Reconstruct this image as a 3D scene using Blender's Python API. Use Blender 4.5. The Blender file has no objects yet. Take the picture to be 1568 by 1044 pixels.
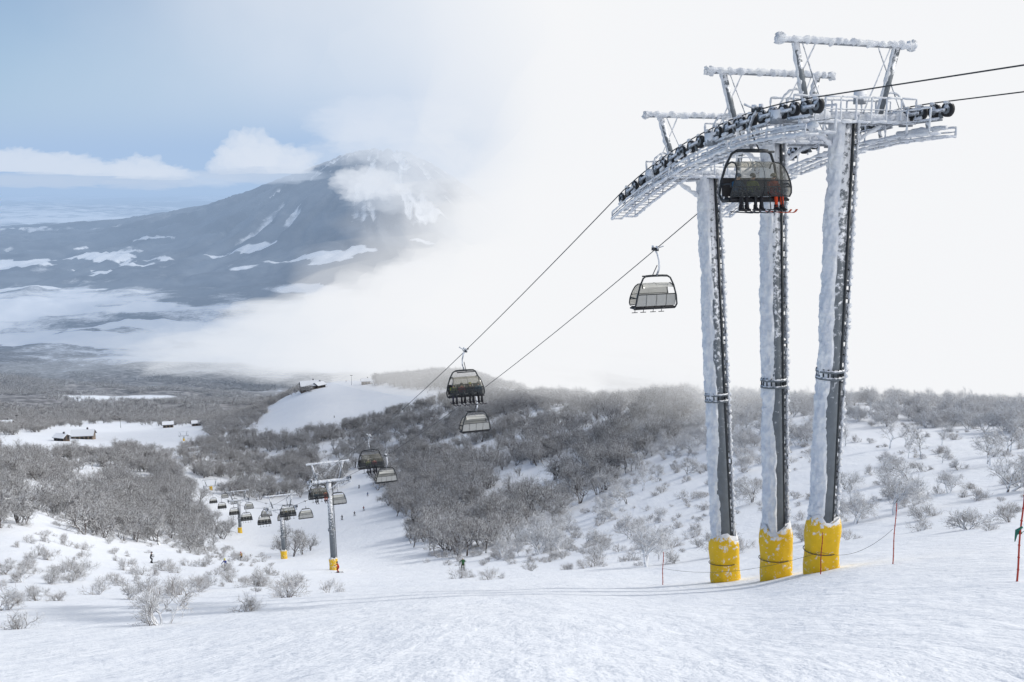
import bpy, math, random, bmesh
import numpy as np
from mathutils import Vector, Matrix, noise as mnoise
random.seed(7); rng=np.random.RandomState(11)
scene=bpy.context.scene
F=1524.0; P=math.radians(9.4); CP,SP=math.cos(P),math.sin(P)
# ------------------------------------------------------------------ helpers
def W(px,py,Y):
    a=(px-784)/F; b=(522-py)/F; t=Y/(CP+b*SP)
    return Vector((a*t,Y,(-SP+b*CP)*t))
def g_of_py(py): return np.tan(np.arctan((522-py)/F)-P)
def py_of_g(g): return 522-F*np.tan(np.arctan(g)+P)
_perm=rng.rand(256,256)
def vnoise(x,y):
    xi=np.floor(x).astype(int); yi=np.floor(y).astype(int)
    fx=x-xi; fy=y-yi; fx=fx*fx*(3-2*fx); fy=fy*fy*(3-2*fy)
    a=_perm[xi%256,yi%256]; b=_perm[(xi+1)%256,yi%256]; c=_perm[xi%256,(yi+1)%256]; d=_perm[(xi+1)%256,(yi+1)%256]
    return (a*(1-fx)+b*fx)*(1-fy)+(c*(1-fx)+d*fx)*fy
def fbm(x,y,o=4,g=0.5):
    s=0;A=1;T=0
    for i in range(o):
        s=s+A*(vnoise(x*2**i+17.3*i,y*2**i+5.1*i)-0.5); T+=A; A*=g
    return s/T*2
# ------------------------------------------------------------------ terrain
YN=[4,10,20,40,80,150,250,400,550,750,950,1200,1600,2200,3000,4000,5200,6500,8000,14000,30000,60000]
T={
-500:[1357,1070,1010,950,900,840,790,730,700,675,655,640,600,580,535,475,420,372,355,318,300,296],
0:   [1357,1060,992,937,885,805,745,708,683,660,648,632,598,578,532,475,420,356,352,318,299,296],
200: [1357,1055,985,933,895,858,810,745,700,668,655,640,606,582,535,472,415,334,350,318,299,296],
330: [1357,1050,975,928,895,866,842,765,706,660,648,640,612,585,535,470,410,298,350,318,299,296],
400: [1357,1047,968,924,895,870,852,780,715,648,625,640,615,588,535,470,400,268,350,318,299,296],
480: [1357,1042,962,920,895,874,842,775,705,625,577,600,620,590,535,470,385,222,345,318,299,296],
560: [1357,1040,956,915,893,877,832,758,700,628,570,600,630,595,540,470,370,172,345,318,299,296],
640: [1357,1036,950,910,890,872,815,738,672,608,566,600,640,600,545,470,370,176,345,318,299,296],
700: [1357,1034,947,907,888,866,800,718,652,592,556,600,650,620,560,480,385,240,350,318,299,296],
850: [1357,1030,944,905,880,845,765,672,612,600,620,650,660,640,600,520,440,370,350,318,299,296],
1000:[1357,1026,945,910,872,800,700,607,620,640,660,670,670,650,620,540,460,400,350,318,299,296],
1150:[1357,1022,948,902,850,755,645,600,640,660,670,670,670,650,620,540,460,400,350,318,299,296],
1300:[1357,1015,925,868,818,715,615,620,650,660,670,670,670,650,620,540,460,400,350,318,299,296],
1568:[1357,1005,898,834,770,672,625,640,650,660,670,670,670,650,620,540,460,400,350,318,299,296],
2100:[1357,985,880,820,750,660,640,650,650,660,670,670,670,650,620,540,460,400,350,318,299,296]}
cols=sorted(T); tab=np.array([T[c] for c in cols],float)
ly=np.linspace(math.log(4),math.log(60000),440); pxs=np.linspace(-500,2100,220)
t1=np.array([np.interp(ly,np.log(YN),r) for r in tab])
t2=np.array([np.interp(pxs,cols,t1[:,j]) for j in range(len(ly))])
def blur(a,s,axis):
    r=int(3*s); k=np.exp(-0.5*(np.arange(-r,r+1)/s)**2); k/=k.sum()
    pad=[(0,0),(0,0)]; pad[axis]=(r,r); b=np.pad(a,pad,mode='edge')
    return np.apply_along_axis(lambda v:np.convolve(v,k,'valid'),axis,b)
t3=blur(blur(t2,4,0),2.2,1)
w=np.clip((ly-math.log(5))/(math.log(9)-math.log(5)),0,1)[:,None]; t3=t2*(1-w)+t3*w
def Hbase(x,y):
    x=np.asarray(x,float); y=np.asarray(y,float)
    yy=np.maximum(y,4.0)
    k=x/yy; px=np.clip(784+1467*k,-500,2099.9)
    fy=np.clip((np.log(yy)-ly[0])/(ly[1]-ly[0]),0,len(ly)-1.001); fx=(px+500)/(pxs[1]-pxs[0])
    fx=np.clip(fx,0,len(pxs)-1.001)
    i=fy.astype(int); j=fx.astype(int); a=fy-i; b=fx-j
    v=(t3[i,j]*(1-b)+t3[i,j+1]*b)*(1-a)+(t3[i+1,j]*(1-b)+t3[i+1,j+1]*b)*a
    z=yy*g_of_py(v)
    return z+np.where(y<4,(4-y)*0.36,0)
SX,SY=-860.,6900.
def streak(x,y):
    th=np.arctan2(y-SY,x-SX); r=np.hypot(x-SX,y-SY)
    wob=0.14*fbm(x/500,y/500,4)
    return fbm((th+wob)*11+40,r/1500+3,5,0.62),r
def H(x,y):
    x=np.asarray(x,float); y=np.asarray(y,float)
    z=Hbase(x,y)
    ss=lambda a,b:np.clip((y-a)/(b-a),0,1)
    z=z+0.03*fbm(x/1.6,y/1.6,3)*ss(4,12)*(1-ss(300,500))
    z=z+0.15*fbm(x/7,y/7,3)*ss(14,60)*(1-ss(900,1500))
    z=z+0.8*fbm(x/35+9,y/35,3)*ss(160,260)+0.25*fbm(x/30+9,y/30,3)*ss(60,100)
    z=z+26*fbm(x/230,y/230,5)*ss(1000,1600)
    st,r=streak(x,y)
    z=z+110*(0.3-np.abs(st))*ss(4400,5600)*(1-ss(7500,9000))
    z=z+90*fbm(x/1500+3,y/1500+8,4)*ss(9000,14000)
    return z
def Hs(x,y): return float(H(np.array([x]),np.array([y]))[0])
# ------------------------------------------------------------------ node helpers
def mat_new(name):
    m=bpy.data.materials.new(name); m.use_nodes=True; nt=m.node_tree; nt.nodes.clear()
    out=nt.nodes.new('ShaderNodeOutputMaterial'); return m,nt,out
def setin(nt,n,i,v):
    if isinstance(v,bpy.types.NodeSocket): nt.links.new(v,n.inputs[i])
    else: n.inputs[i].default_value=v
def math_(nt,op,a,b=0.0,c=None,clamp=False):
    n=nt.nodes.new('ShaderNodeMath'); n.operation=op; n.use_clamp=clamp
    setin(nt,n,0,a); setin(nt,n,1,b)
    if c is not None: setin(nt,n,2,c)
    return n.outputs[0]
def mapr(nt,v,a,b,c=0.0,d=1.0,smooth=True):
    n=nt.nodes.new('ShaderNodeMapRange'); n.interpolation_type='SMOOTHSTEP' if smooth else 'LINEAR'
    setin(nt,n,0,v); n.inputs[1].default_value=a; n.inputs[2].default_value=b; n.inputs[3].default_value=c; n.inputs[4].default_value=d
    return n.outputs[0]
def noise(nt,vec,scale,detail=3,rough=0.5,dist=0.0):
    n=nt.nodes.new('ShaderNodeTexNoise'); n.inputs['Scale'].default_value=scale; n.inputs['Detail'].default_value=detail
    n.inputs['Roughness'].default_value=rough; n.inputs['Distortion'].default_value=dist
    if vec is not None: nt.links.new(vec,n.inputs['Vector'])
    return n.outputs[0]
def mixc(nt,f,a,b,mode='MIX'):
    n=nt.nodes.new('ShaderNodeMix'); n.data_type='RGBA'; n.blend_type=mode
    setin(nt,n,0,f)
    for i,v in ((6,a),(7,b)):
        if isinstance(v,bpy.types.NodeSocket): nt.links.new(v,n.inputs[i])
        else: n.inputs[i].default_value=(*v,1)
    return n.outputs[2]
def mapping(nt,vec,sc,rz=0):
    n=nt.nodes.new('ShaderNodeMapping'); n.inputs['Scale'].default_value=sc; n.inputs['Rotation'].default_value=(0,0,rz); nt.links.new(vec,n.inputs['Vector']); return n.outputs[0]
def geo(nt): return nt.nodes.new('ShaderNodeNewGeometry')
def sepz(nt,v):
    n=nt.nodes.new('ShaderNodeSeparateXYZ'); nt.links.new(v,n.inputs[0]); return n.outputs
def prin(nt,out,col,rough=0.6,metal=0.0,bump=None,bstr=0.3,bdist=0.02,spec=0.3):
    b=nt.nodes.new('ShaderNodeBsdfPrincipled')
    if isinstance(col,bpy.types.NodeSocket): nt.links.new(col,b.inputs['Base Color'])
    else: b.inputs['Base Color'].default_value=(*col,1)
    setin(nt,b,'Roughness',rough); b.inputs['Metallic'].default_value=metal
    b.inputs['Specular IOR Level'].default_value=spec
    if bump is not None:
        bp=nt.nodes.new('ShaderNodeBump'); bp.inputs['Strength'].default_value=bstr; bp.inputs['Distance'].default_value=bdist
        nt.links.new(bump,bp.inputs['Height']); nt.links.new(bp.outputs[0],b.inputs['Normal'])
    nt.links.new(b.outputs[0],out.inputs['Surface']); return b
def simple(name,col,rough=0.6,metal=0.0,var=0.15,sc=8.0,frost=0.0):
    m,nt,out=mat_new(name); g=geo(nt)
    n=noise(nt,g.outputs['Position'],sc,3,0.6)
    c=mixc(nt,n,tuple(x*(1-var) for x in col),tuple(min(1,x*(1+var)) for x in col))
    if frost>0:
        nz=sepz(nt,g.outputs['Normal'])[2]; n2=noise(nt,g.outputs['Position'],5.0,4,0.65)
        f=math_(nt,'ADD',math_(nt,'MULTIPLY',nz,0.35),n2); f=mapr(nt,f,0.75-frost*0.4,0.9-frost*0.4)
        c=mixc(nt,f,c,(0.8,0.82,0.86))
    prin(nt,out,c,rough,metal); return m
M={}
M['steel']=simple('galvanised_steel',(0.15,0.17,0.19),0.55,0.1,0.3,3.0,frost=0.42)
M['steel_ice']=simple('frosted_steel',(0.28,0.30,0.33),0.7,0.0,0.25,4.0,frost=0.95)
M['rubber']=simple('sheave_rubber',(0.02,0.022,0.025),0.7,0,0.2,8,frost=0.12)
M['dark']=simple('dark_metal',(0.035,0.04,0.045),0.5,0.1,0.2,8)
M['yellow']=simple('yellow_padding',(0.80,0.50,0.015),0.55,0,0.15,3.0,frost=0.42)
M['rope']=simple('steel_rope',(0.05,0.055,0.06),0.5,0.3,0.1)
M['red']=simple('red_pole_paint',(0.42,0.05,0.03),0.6)
M['back']=simple('chair_back',(0.45,0.45,0.43),0.6,0,0.1,5)
M['seat']=simple('chair_seat',(0.03,0.03,0.035),0.7)
M['skin']=simple('skin',(0.55,0.33,0.24),0.6)
M['green']=simple('green_cloth',(0.03,0.16,0.12),0.8)
def rime():
    m,nt,out=mat_new('rime_ice'); g=geo(nt)
    a=noise(nt,g.outputs['Position'],9,5,0.7); b=noise(nt,g.outputs['Position'],2.2,3,0.6)
    c=mixc(nt,mapr(nt,b,0.35,0.7),(0.68,0.72,0.79),(0.88,0.9,0.92))
    prin(nt,out,c,0.75,0,bump=a,bstr=0.9,bdist=0.08); return m
M['rime']=rime()
def glass(name,col,alpha):
    m,nt,out=mat_new(name)
    d=nt.nodes.new('ShaderNodeBsdfPrincipled'); d.inputs['Base Color'].default_value=(*col,1); d.inputs['Roughness'].default_value=0.15
    t=nt.nodes.new('ShaderNodeBsdfTransparent'); t.inputs[0].default_value=(0.9,0.88,0.82,1)
    mx=nt.nodes.new('ShaderNodeMixShader'); mx.inputs[0].default_value=alpha
    nt.links.new(t.outputs[0],mx.inputs[1]); nt.links.new(d.outputs[0],mx.inputs[2]); nt.links.new(mx.outputs[0],out.inputs['Surface']); return m
M['hood']=glass('smoked_hood',(0.22,0.22,0.19),0.34)
M['hood_pale']=glass('frosted_hood',(0.66,0.66,0.62),0.75)
M['hood_low']=glass('dark_hood_panel',(0.02,0.025,0.03),0.72)
# ------------------------------------------------------------------ mesh builder
class MB:
    def __init__(s): s.v=[];s.f=[];s.m=[]
    def path(s,pts,rad,n=8,mat=0,cap=True,bump=0.0):
        pts=[Vector(p) for p in pts]
        if not hasattr(rad,'__len__'): rad=[rad]*len(pts)
        base=len(s.v); up=None
        for i,p in enumerate(pts):
            d=(pts[min(i+1,len(pts)-1)]-pts[max(i-1,0)])
            if d.length<1e-9: d=Vector((0,0,1))
            d.normalize()
            if up is None:
                up=Vector((0,0,1)) if abs(d.z)<0.9 else Vector((1,0,0))
            u=d.cross(up)
            if u.length<1e-6: u=d.orthogonal()
            u.normalize(); w_=u.cross(d); up=w_
            for k in range(n):
                a=2*math.pi*k/n; r=rad[i]*(1+(random.uniform(-bump,bump) if bump else 0))
                s.v.append(tuple(p+(u*math.cos(a)+w_*math.sin(a))*r))
        for i in range(len(pts)-1):
            for k in range(n):
                a=base+i*n+k; b=base+i*n+(k+1)%n
                s.f.append((a,b,b+n,a+n)); s.m.append(mat)
        if cap:
            s.f.append(tuple(base+k for k in range(n))[::-1]); s.m.append(mat)
            e=base+(len(pts)-1)*n; s.f.append(tuple(e+k for k in range(n))); s.m.append(mat)
    def icy(s,p0,p1,r,mat=0,step=0.18,n=6,amp=0.35):
        p0=Vector(p0);p1=Vector(p1); k=max(2,int((p1-p0).length/step))
        pts=[p0.lerp(p1,i/k)+Vector((random.gauss(0,r*0.12),random.gauss(0,r*0.12),random.gauss(0,r*0.12))) for i in range(k+1)]
        s.path(pts,[r*random.uniform(1-amp,1+amp) for _ in pts],n,mat,bump=0.15)
    def box(s,c,ax,ay,az,mat=0):
        c=Vector(c);ax=Vector(ax);ay=Vector(ay);az=Vector(az); b=len(s.v)
        for i in (-1,1):
            for j in (-1,1):
                for k in (-1,1): s.v.append(tuple(c+ax*i+ay*j+az*k))
        for q in ((0,1,3,2),(4,6,7,5),(0,4,5,1),(2,3,7,6),(0,2,6,4),(1,5,7,3)):
            s.f.append(tuple(b+x for x in q)); s.m.append(mat)
    def beam(s,p0,p1,wv,hv,mat=0):
        p0=Vector(p0);p1=Vector(p1); s.box((p0+p1)/2,(p1-p0)/2,wv,hv,mat)
    def ell(s,c,rx,ry,rz,mat=0,nu=12,nv=8,lo=-math.pi/2):
        b=len(s.v); c=Vector(c)
        for j in range(nv+1):
            ph=lo+(math.pi/2-lo)*j/nv
            for i in range(nu):
                th=2*math.pi*i/nu
                s.v.append((c.x+rx*math.cos(ph)*math.cos(th),c.y+ry*math.cos(ph)*math.sin(th),c.z+rz*math.sin(ph)))
        for j in range(nv):
            for i in range(nu):
                a=b+j*nu+i; a2=b+j*nu+(i+1)%nu; s.f.append((a,a2,a2+nu,a+nu)); s.m.append(mat)
    def mesh(s,name,mats,smooth=True):
        me=bpy.data.meshes.new(name); me.from_pydata(s.v,[],s.f)
        for m in mats: me.materials.append(m)
        me.polygons.foreach_set('material_index',s.m)
        me.polygons.foreach_set('use_smooth',[smooth]*len(s.f)); me.update(); return me
def add(name,me,parent=None,loc=None,rz=None):
    o=bpy.data.objects.new(name,me); scene.collection.objects.link(o)
    if parent: o.parent=parent
    if loc is not None: o.location=loc
    if rz is not None: o.rotation_euler=(0,0,rz)
    return o
def empty(name,loc=(0,0,0),rz=0):
    o=bpy.data.objects.new(name,None); scene.collection.objects.link(o); o.location=loc; o.rotation_euler=(0,0,rz); o.empty_display_size=0.5; return o
# ------------------------------------------------------------------ ground mesh
rowsY=[]
y=-30.0
while y<6: rowsY.append(y); y+=2.0 if y<-2 else 1.0
segs=[(6,60,130),(60,400,150),(400,1300,130),(1300,4500,110),(4500,8000,150),(8000,60000,60)]
for a,b,n in segs:
    for i in range(n): rowsY.append(math.exp(math.log(a)+(math.log(b)-math.log(a))*i/n))
rowsY.append(60000)
rowsY=np.array(rowsY)
NC=560
kk=np.sinh(np.linspace(-1.6,1.6,NC))/np.sinh(1.6)*1.25
wy=np.sqrt(np.maximum(rowsY,0)**2+25**2)
X=kk[None,:]*wy[:,None]; Yg=np.repeat(rowsY[:,None],NC,1)
Z=H(X,Yg)
nr=len(rowsY)
co=np.stack([X,Yg,Z],-1).reshape(-1,3)
me=bpy.data.meshes.new('ground')
idx=np.arange(nr*NC).reshape(nr,NC)
q=np.stack([idx[:-1,:-1],idx[:-1,1:],idx[1:,1:],idx[1:,:-1]],-1).reshape(-1,4)
me.vertices.add(len(co)); me.vertices.foreach_set('co',co.ravel())
me.loops.add(q.size); me.loops.foreach_set('vertex_index',q.ravel().astype(np.int32))
me.polygons.add(len(q)); me.polygons.foreach_set('loop_start',np.arange(0,q.size,4,dtype=np.int32)); me.polygons.foreach_set('loop_total',np.full(len(q),4,dtype=np.int32))
me.update(calc_edges=True)
me.polygons.foreach_set('use_smooth',[True]*len(me.polygons))
PX=784+1467*X/np.maximum(Yg,4); PY=py_of_g(Z/np.maximum(Yg,4))
def ss(v,a,b):
    t=np.clip((v-a)/(b-a),0,1); return t*t*(3-2*t)
nn=fbm(X/900,Yg/1500,4)
forest=ss(Yg,950,1250)*(0.62+0.45*nn)
forest-=0.16*ss(Yg,2400,3000)*(1-ss(Yg,3900,4600))
forest+=0.30*ss(Yg,4300,5000)*(1-ss(Yg,7600,8200))
forest-=0.28*ss(Yg,8200,9500)*(1-ss(Yg,13000,16000))
st,rr_=streak(X,Yg)
st2=fbm(np.arctan2(Yg-SY,X-SX)*30+0.3*fbm(X/200,Yg/200,3)+9,rr_/500+3,4,0.6)
mt=ss(Yg,4700,5700)*(1-ss(Yg,7600,8200))
forest+=mt*((-0.68*ss(st,0.02,0.5)-0.42*ss(st2,0.0,0.5))*ss(Z,-720,-150)-0.30*ss(Z,-300,350)+0.10)
strip=fbm(X/420+31,Yg/170+7,4)
forest-=0.85*ss(strip,0.16,0.30)*ss(Yg,2500,2900)*(1-ss(Yg,4000,4400))
forest-=0.75*ss(strip,0.32,0.42)*ss(Yg,3900,4300)*(1-ss(Yg,5400,6000))
fields=[(385,409,30,5),(205,396,26,4),(85,400,22,5),(475,444,60,6),(150,377,16,3),(265,365,28,3),(50,350,60,4),(240,470,50,6)]
wx=34*fbm(X/180,Yg/200,4); wyy=9*fbm(X/150+7,Yg/260+3,4)
for cx,cy,rx,ry in fields:
    d=((PX+wx-cx)/rx)**2+((PY+wyy-cy)/ry)**2
    forest-=0.75*np.exp(-d**2)*(Yg>3500)*(Yg<6900)
forest-=0.8*np.exp(-(((PX+wx-190)/85)**2+((PY+wyy-607)/6)**2)**2)*(Yg>1200)*(Yg<2400)
at=me.attributes.new('forest','FLOAT','POINT'); at.data.foreach_set('value',forest.ravel().astype(np.float32))
def ground_mat():
    m,nt,out=mat_new('snow_ground'); g=geo(nt); pos=g.outputs['Position']; s=sepz(nt,pos)
    a=nt.nodes.new('ShaderNodeAttribute'); a.attribute_name='forest'; fo=a.outputs['Fac']
    n1=noise(nt,pos,0.0042,6,0.6); n3=noise(nt,pos,0.055,4,0.7)
    fine=mapr(nt,s[1],2200,4500,0.8,0.22)
    v=math_(nt,'ADD',fo,math_(nt,'MULTIPLY',math_(nt,'SUBTRACT',n1,0.5),1.2))
    v=math_(nt,'ADD',v,math_(nt,'MULTIPLY',math_(nt,'SUBTRACT',n3,0.5),fine))
    f=mapr(nt,v,0.26,0.62); f=math_(nt,'MULTIPLY',f,mapr(nt,fo,0.0,0.12))
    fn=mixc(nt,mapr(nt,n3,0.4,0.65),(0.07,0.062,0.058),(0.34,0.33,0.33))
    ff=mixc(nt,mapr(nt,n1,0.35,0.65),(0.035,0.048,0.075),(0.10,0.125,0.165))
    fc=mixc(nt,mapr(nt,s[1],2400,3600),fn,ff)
    big=noise(nt,pos,0.09,4,0.6)
    sn=mixc(nt,big,(0.80,0.84,0.915),(0.88,0.905,0.94))
    c=mixc(nt,math_(nt,'MULTIPLY',f,0.93),sn,fc)
    b1=noise(nt,pos,0.9,6,0.6); b2=noise(nt,mapping(nt,pos,(2.2,0.7,1.0),0.6),1.0,4,0.6,0.6)
    b=math_(nt,'ADD',math_(nt,'MULTIPLY',b1,1.0),math_(nt,'MULTIPLY',b2,0.28))
    b=math_(nt,'ADD',b,math_(nt,'MULTIPLY',noise(nt,mapping(nt,pos,(1.0,0.12,0.3),-0.35),3.0,3,0.55,0.3),0.22))
    b=math_(nt,'ADD',b,math_(nt,'MULTIPLY',noise(nt,mapping(nt,pos,(1.0,0.3,0.3),0.8),0.25,2,0.5,0.3),1.3))
    b=math_(nt,'ADD',b,math_(nt,'MULTIPLY',noise(nt,pos,7,3,0.6),0.12))
    prin(nt,out,c,0.7,0,bump=b,bstr=0.65,bdist=0.28,spec=0.2); return m
me.materials.append(ground_mat())
add('snow_ground',me)
# ------------------------------------------------------------------ trees
def bark(name,frost,col):
    m,nt,out=mat_new(name); g=geo(nt); p=g.outputs['Position']
    nz=sepz(nt,g.outputs['Normal'])[2]; n=noise(nt,p,2.2,2,0.65)
    f=math_(nt,'ADD',math_(nt,'MULTIPLY',nz,0.38),n); f=mapr(nt,f,0.85-frost,1.05-frost)
    oi=nt.nodes.new('ShaderNodeObjectInfo')
    c0=mixc(nt,oi.outputs['Random'],col,tuple(x*2.0 for x in col))
    c=mixc(nt,f,c0,(0.85,0.87,0.9)); prin(nt,out,c,0.85,0); return m
M['bark']=bark('birch_bark',0.35,(0.07,0.060,0.056)); M['barkf']=bark('frosted_bark',0.44,(0.16,0.14,0.128)); M['barkw']=bark('rimed_birch_bark',0.53,(0.13,0.115,0.108))
def tree_mesh(name,seed,h,levels,nst,mat,spread=0.6,twig=0.011):
    R=random.Random(seed); mb=MB()
    def br(p,d,L,r,lev):
        n=3 if lev>0 else 4; pts=[p]; q=p.copy(); dd=d.copy()
        if lev>=3: n=2
        for i in range(n):
            dd=(dd+Vector((R.gauss(0,.17),R.gauss(0,.17),R.gauss(0.03,.12)))).normalized(); q=q+dd*L/n; pts.append(q.copy())
        rad=[max(twig,r*(1-0.6*i/n)) for i in range(n+1)]
        mb.path(pts,rad,6 if lev==0 else (4 if lev==1 else 3),0,cap=False)
        if lev>=levels: return
        nb=[R.randint(4,6),R.randint(4,6),R.randint(4,6),R.randint(3,5)][min(lev,3)]
        for j in range(nb):
            t=R.uniform(0.35,1.0) if lev>0 else R.uniform(0.3,1.0)
            if j==0: t=1.0
            f=t*n; i=min(int(f),n-1); pp=pts[i].lerp(pts[i+1],f-i)
            ax=dd.orthogonal(); ax.rotate(Matrix.Rotation(R.uniform(0,6.283),3,dd))
            an=R.uniform(0.35,0.95)*(1.0 if lev<2 else 1.15)
            nd=(dd*math.cos(an)+ax*math.sin(an)+Vector((0,0,0.12))).normalized()
            br(pp,nd,L*R.uniform(0.5,0.8),r*0.5,lev+1)
    for s in range(nst):
        a=R.uniform(0,6.283); sp=spread*(0.3 if nst==1 else 1)
        br(Vector((R.uniform(-.15,.15),R.uniform(-.15,.15),-0.3)),Vector((math.cos(a)*sp,math.sin(a)*sp,1)).normalized(),h*0.42,h*0.026,0)
    return mb.mesh(name,[mat])
def coll(nm,lst):
    c=bpy.data.collections.new(nm)
    for i,me_ in enumerate(lst): c.objects.link(bpy.data.objects.new('%s_%d'%(nm,i),me_))
    return c
tcol=coll('birch_tree_variants',[tree_mesh('birch',100+i,6.8+0.5*i,4 if i%2 else 3,[2,1,3,2,3,2][i],M['bark'],0.45,0.015) for i in range(6)])
wcol=coll('rimed_birch_variants',[tree_mesh('rimed_birch',140+i,6.5+0.5*i,4,[2,1,2,3][i],M['barkw'],0.45,0.016) for i in range(4)])
fcol=coll('far_tree_variants',[tree_mesh('far_birch',160+i,8+i,2,2,M['bark'],0.5,0.05) for i in range(3)])
scol=coll('shrub_variants',[tree_mesh('shrub',200+i,2.4,3,5,M['barkf'],0.8,0.007) for i in range(5)])
def inpoly(x,y,poly):
    r=np.zeros(x.shape,bool); n=len(poly); j=n-1
    for i in range(n):
        xi,yi=poly[i]; xj,yj=poly[j]
        r^=((yi>y)!=(yj>y))&(x<(xj-xi)*(y-yi)/(yj-yi+1e-9)+xi); j=i
    return r
def scatter(name,col,ncol,n,Y0,Y1,polys,holes=(),smin=0.6,smax=1.15,clump=0.0,k0=-0.62,k1=0.62,seed=1,cs=18.):
    r=np.random.RandomState(seed)
    y=np.sqrt(r.uniform(Y0**2,Y1**2,n)); x=r.uniform(k0,k1,n)*y; z=H(x,y)
    py=py_of_g(z/y); px=784+F*(x/y)*(CP+(522-py)/F*SP)
    jx=px+12*fbm(x/20,y/20,2); jy=py+8*fbm(x/20+5,y/20,2)
    keep=np.zeros(n,bool)
    for poly,dens in polys: keep|=inpoly(jx,jy,poly)&(r.rand(n)<dens)
    for poly in holes: keep&=~inpoly(jx,jy,poly)
    if clump>0: keep&=(fbm(x/cs,y/cs,3)+0.0>-1+clump+r.rand(n)*0.3)
    x,y,z=x[keep],y[keep],z[keep]; c=len(x)
    m=bpy.data.meshes.new(name); m.vertices.add(c); m.vertices.foreach_set('co',np.stack([x,y,z-0.05],-1).ravel())
    a=m.attributes.new('scl','FLOAT','POINT'); a.data.foreach_set('value',r.uniform(smin,smax,c).astype(np.float32))
    a=m.attributes.new('rot','FLOAT_VECTOR','POINT'); rr=np.stack([r.normal(0,.08,c),r.normal(0,.08,c),r.uniform(0,6.28,c)],-1); a.data.foreach_set('vector',rr.ravel().astype(np.float32))
    a=m.attributes.new('idx','INT','POINT'); a.data.foreach_set('value',r.randint(0,ncol,c).astype(np.int32))
    o=add(name,m)
    ng=bpy.data.node_groups.new(name+'_gn','GeometryNodeTree')
    ng.interface.new_socket('Geometry',in_out='INPUT',socket_type='NodeSocketGeometry'); ng.interface.new_socket('Geometry',in_out='OUTPUT',socket_type='NodeSocketGeometry')
    gi=ng.nodes.new('NodeGroupInput'); go=ng.nodes.new('NodeGroupOutput'); ip=ng.nodes.new('GeometryNodeInstanceOnPoints')
    ci=ng.nodes.new('GeometryNodeCollectionInfo'); ci.inputs['Collection'].default_value=col; ci.inputs['Separate Children'].default_value=True; ci.inputs['Reset Children'].default_value=True
    def na(t,nm):
        q=ng.nodes.new('GeometryNodeInputNamedAttribute'); q.data_type=t; q.inputs[0].default_value=nm
        return [s for s in q.outputs if s.enabled and s.name=='Attribute'][0]
    L=ng.links
    L.new(gi.outputs[0],ip.inputs['Points']); L.new(ci.outputs[0],ip.inputs['Instance']); ip.inputs['Pick Instance'].default_value=True
    L.new(na('INT','idx'),ip.inputs['Instance Index']); L.new(na('FLOAT_VECTOR','rot'),ip.inputs['Rotation']); L.new(na('FLOAT','scl'),ip.inputs['Scale'])
    L.new(ip.outputs[0],go.inputs[0])
    md=o.modifiers.new('scatter','NODES'); md.node_group=ng
    return o
piste=[(470,900),(480,850),(505,800),(530,755),(540,738),(560,738),(575,755),(600,800),(640,850),(700,900)]
liftcut=[(246,664),(256,664),(300,730),(390,790),(440,830),(420,880),(340,880),(345,810),(280,740)]
knoll=[(300,668),(360,640),(450,585),(470,560),(600,560),(700,596),(640,610),(560,610),(515,640),(440,652),(390,668)]
village=[(0,700),(0,655),(90,650),(150,630),(330,620),(330,655),(290,690),(160,690)]
woods=[(575,735),(600,790),(640,845),(690,858),(740,850),(800,830),(850,800),(900,765),(960,740),(1010,700),(1060,660),(1060,575),(850,560),(760,560),(700,590),(560,600),(520,640),(420,660),(280,680),(230,665),(150,690),(0,690),(-200,690),(-200,750),(0,760),(120,780),(200,800),(290,805),(350,770),(440,775),(500,775),(530,735)]
scatter('birch_forest',tcol,6,90000,100,700,[(woods,0.26)],[piste,liftcut,knoll,village],0.5,1.15,clump=0.82,seed=3)
ridge=[(700,600),(575,590),(580,560),(640,540),(760,540),(800,600)]
hill=[(-200,700),(-200,560),(200,570),(480,600),(330,640),(290,650),(150,645),(0,670)]
scatter('distant_birch_forest',tcol,6,90000,700,1200,[(ridge,0.3),(hill,0.2),([(330,700),(420,620),(450,590),(420,580),(300,620)],0.25)],[],0.7,1.1,clump=0.6,seed=5)
scatter('far_hill_forest',fcol,3,60000,1100,2300,[(hill,0.6)],[[(110,600),(270,600),(270,618),(110,618)]],0.8,1.5,clump=0.8,k0=-0.62,k1=-0.17,seed=6,cs=90.)
rslope=[(740,870),(900,770),(1060,650),(1060,560),(1700,560),(1700,800),(1300,830),(1000,880)]
scatter('rimed_birch_trees',wcol,4,9000,70,420,[([(960,700),(1040,570),(1800,560),(1800,665),(1300,665),(1150,690)],0.62),(rslope,0.06),([(740,860),(860,790),(1000,700),(1060,720),(950,800),(850,850)],0.2)],[piste],0.3,0.85,clump=0.55,seed=9)
scatter('open_birch_grove',tcol,6,9000,90,330,[([(-200,820),(-200,730),(120,760),(300,790),(440,770),(470,800),(300,840),(100,815)],0.30),([(280,870),(300,790),(470,775),(480,850),(380,875)],0.08)],[piste,liftcut],0.55,1.0,clump=0.7,seed=19)
scatter('snowy_shrubs',scol,5,18000,26,330,[([(-200,975),(-200,740),(120,780),(290,810),(420,860),(440,905),(330,965),(100,975)],0.13),(rslope,0.13),([(400,880),(640,850),(700,865),(900,860),(900,900),(640,930),(440,930)],0.04),([(600,860),(650,840),(900,800),(950,880),(760,870)],0.2)],[piste],0.3,0.95,clump=0.5,seed=13)
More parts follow.
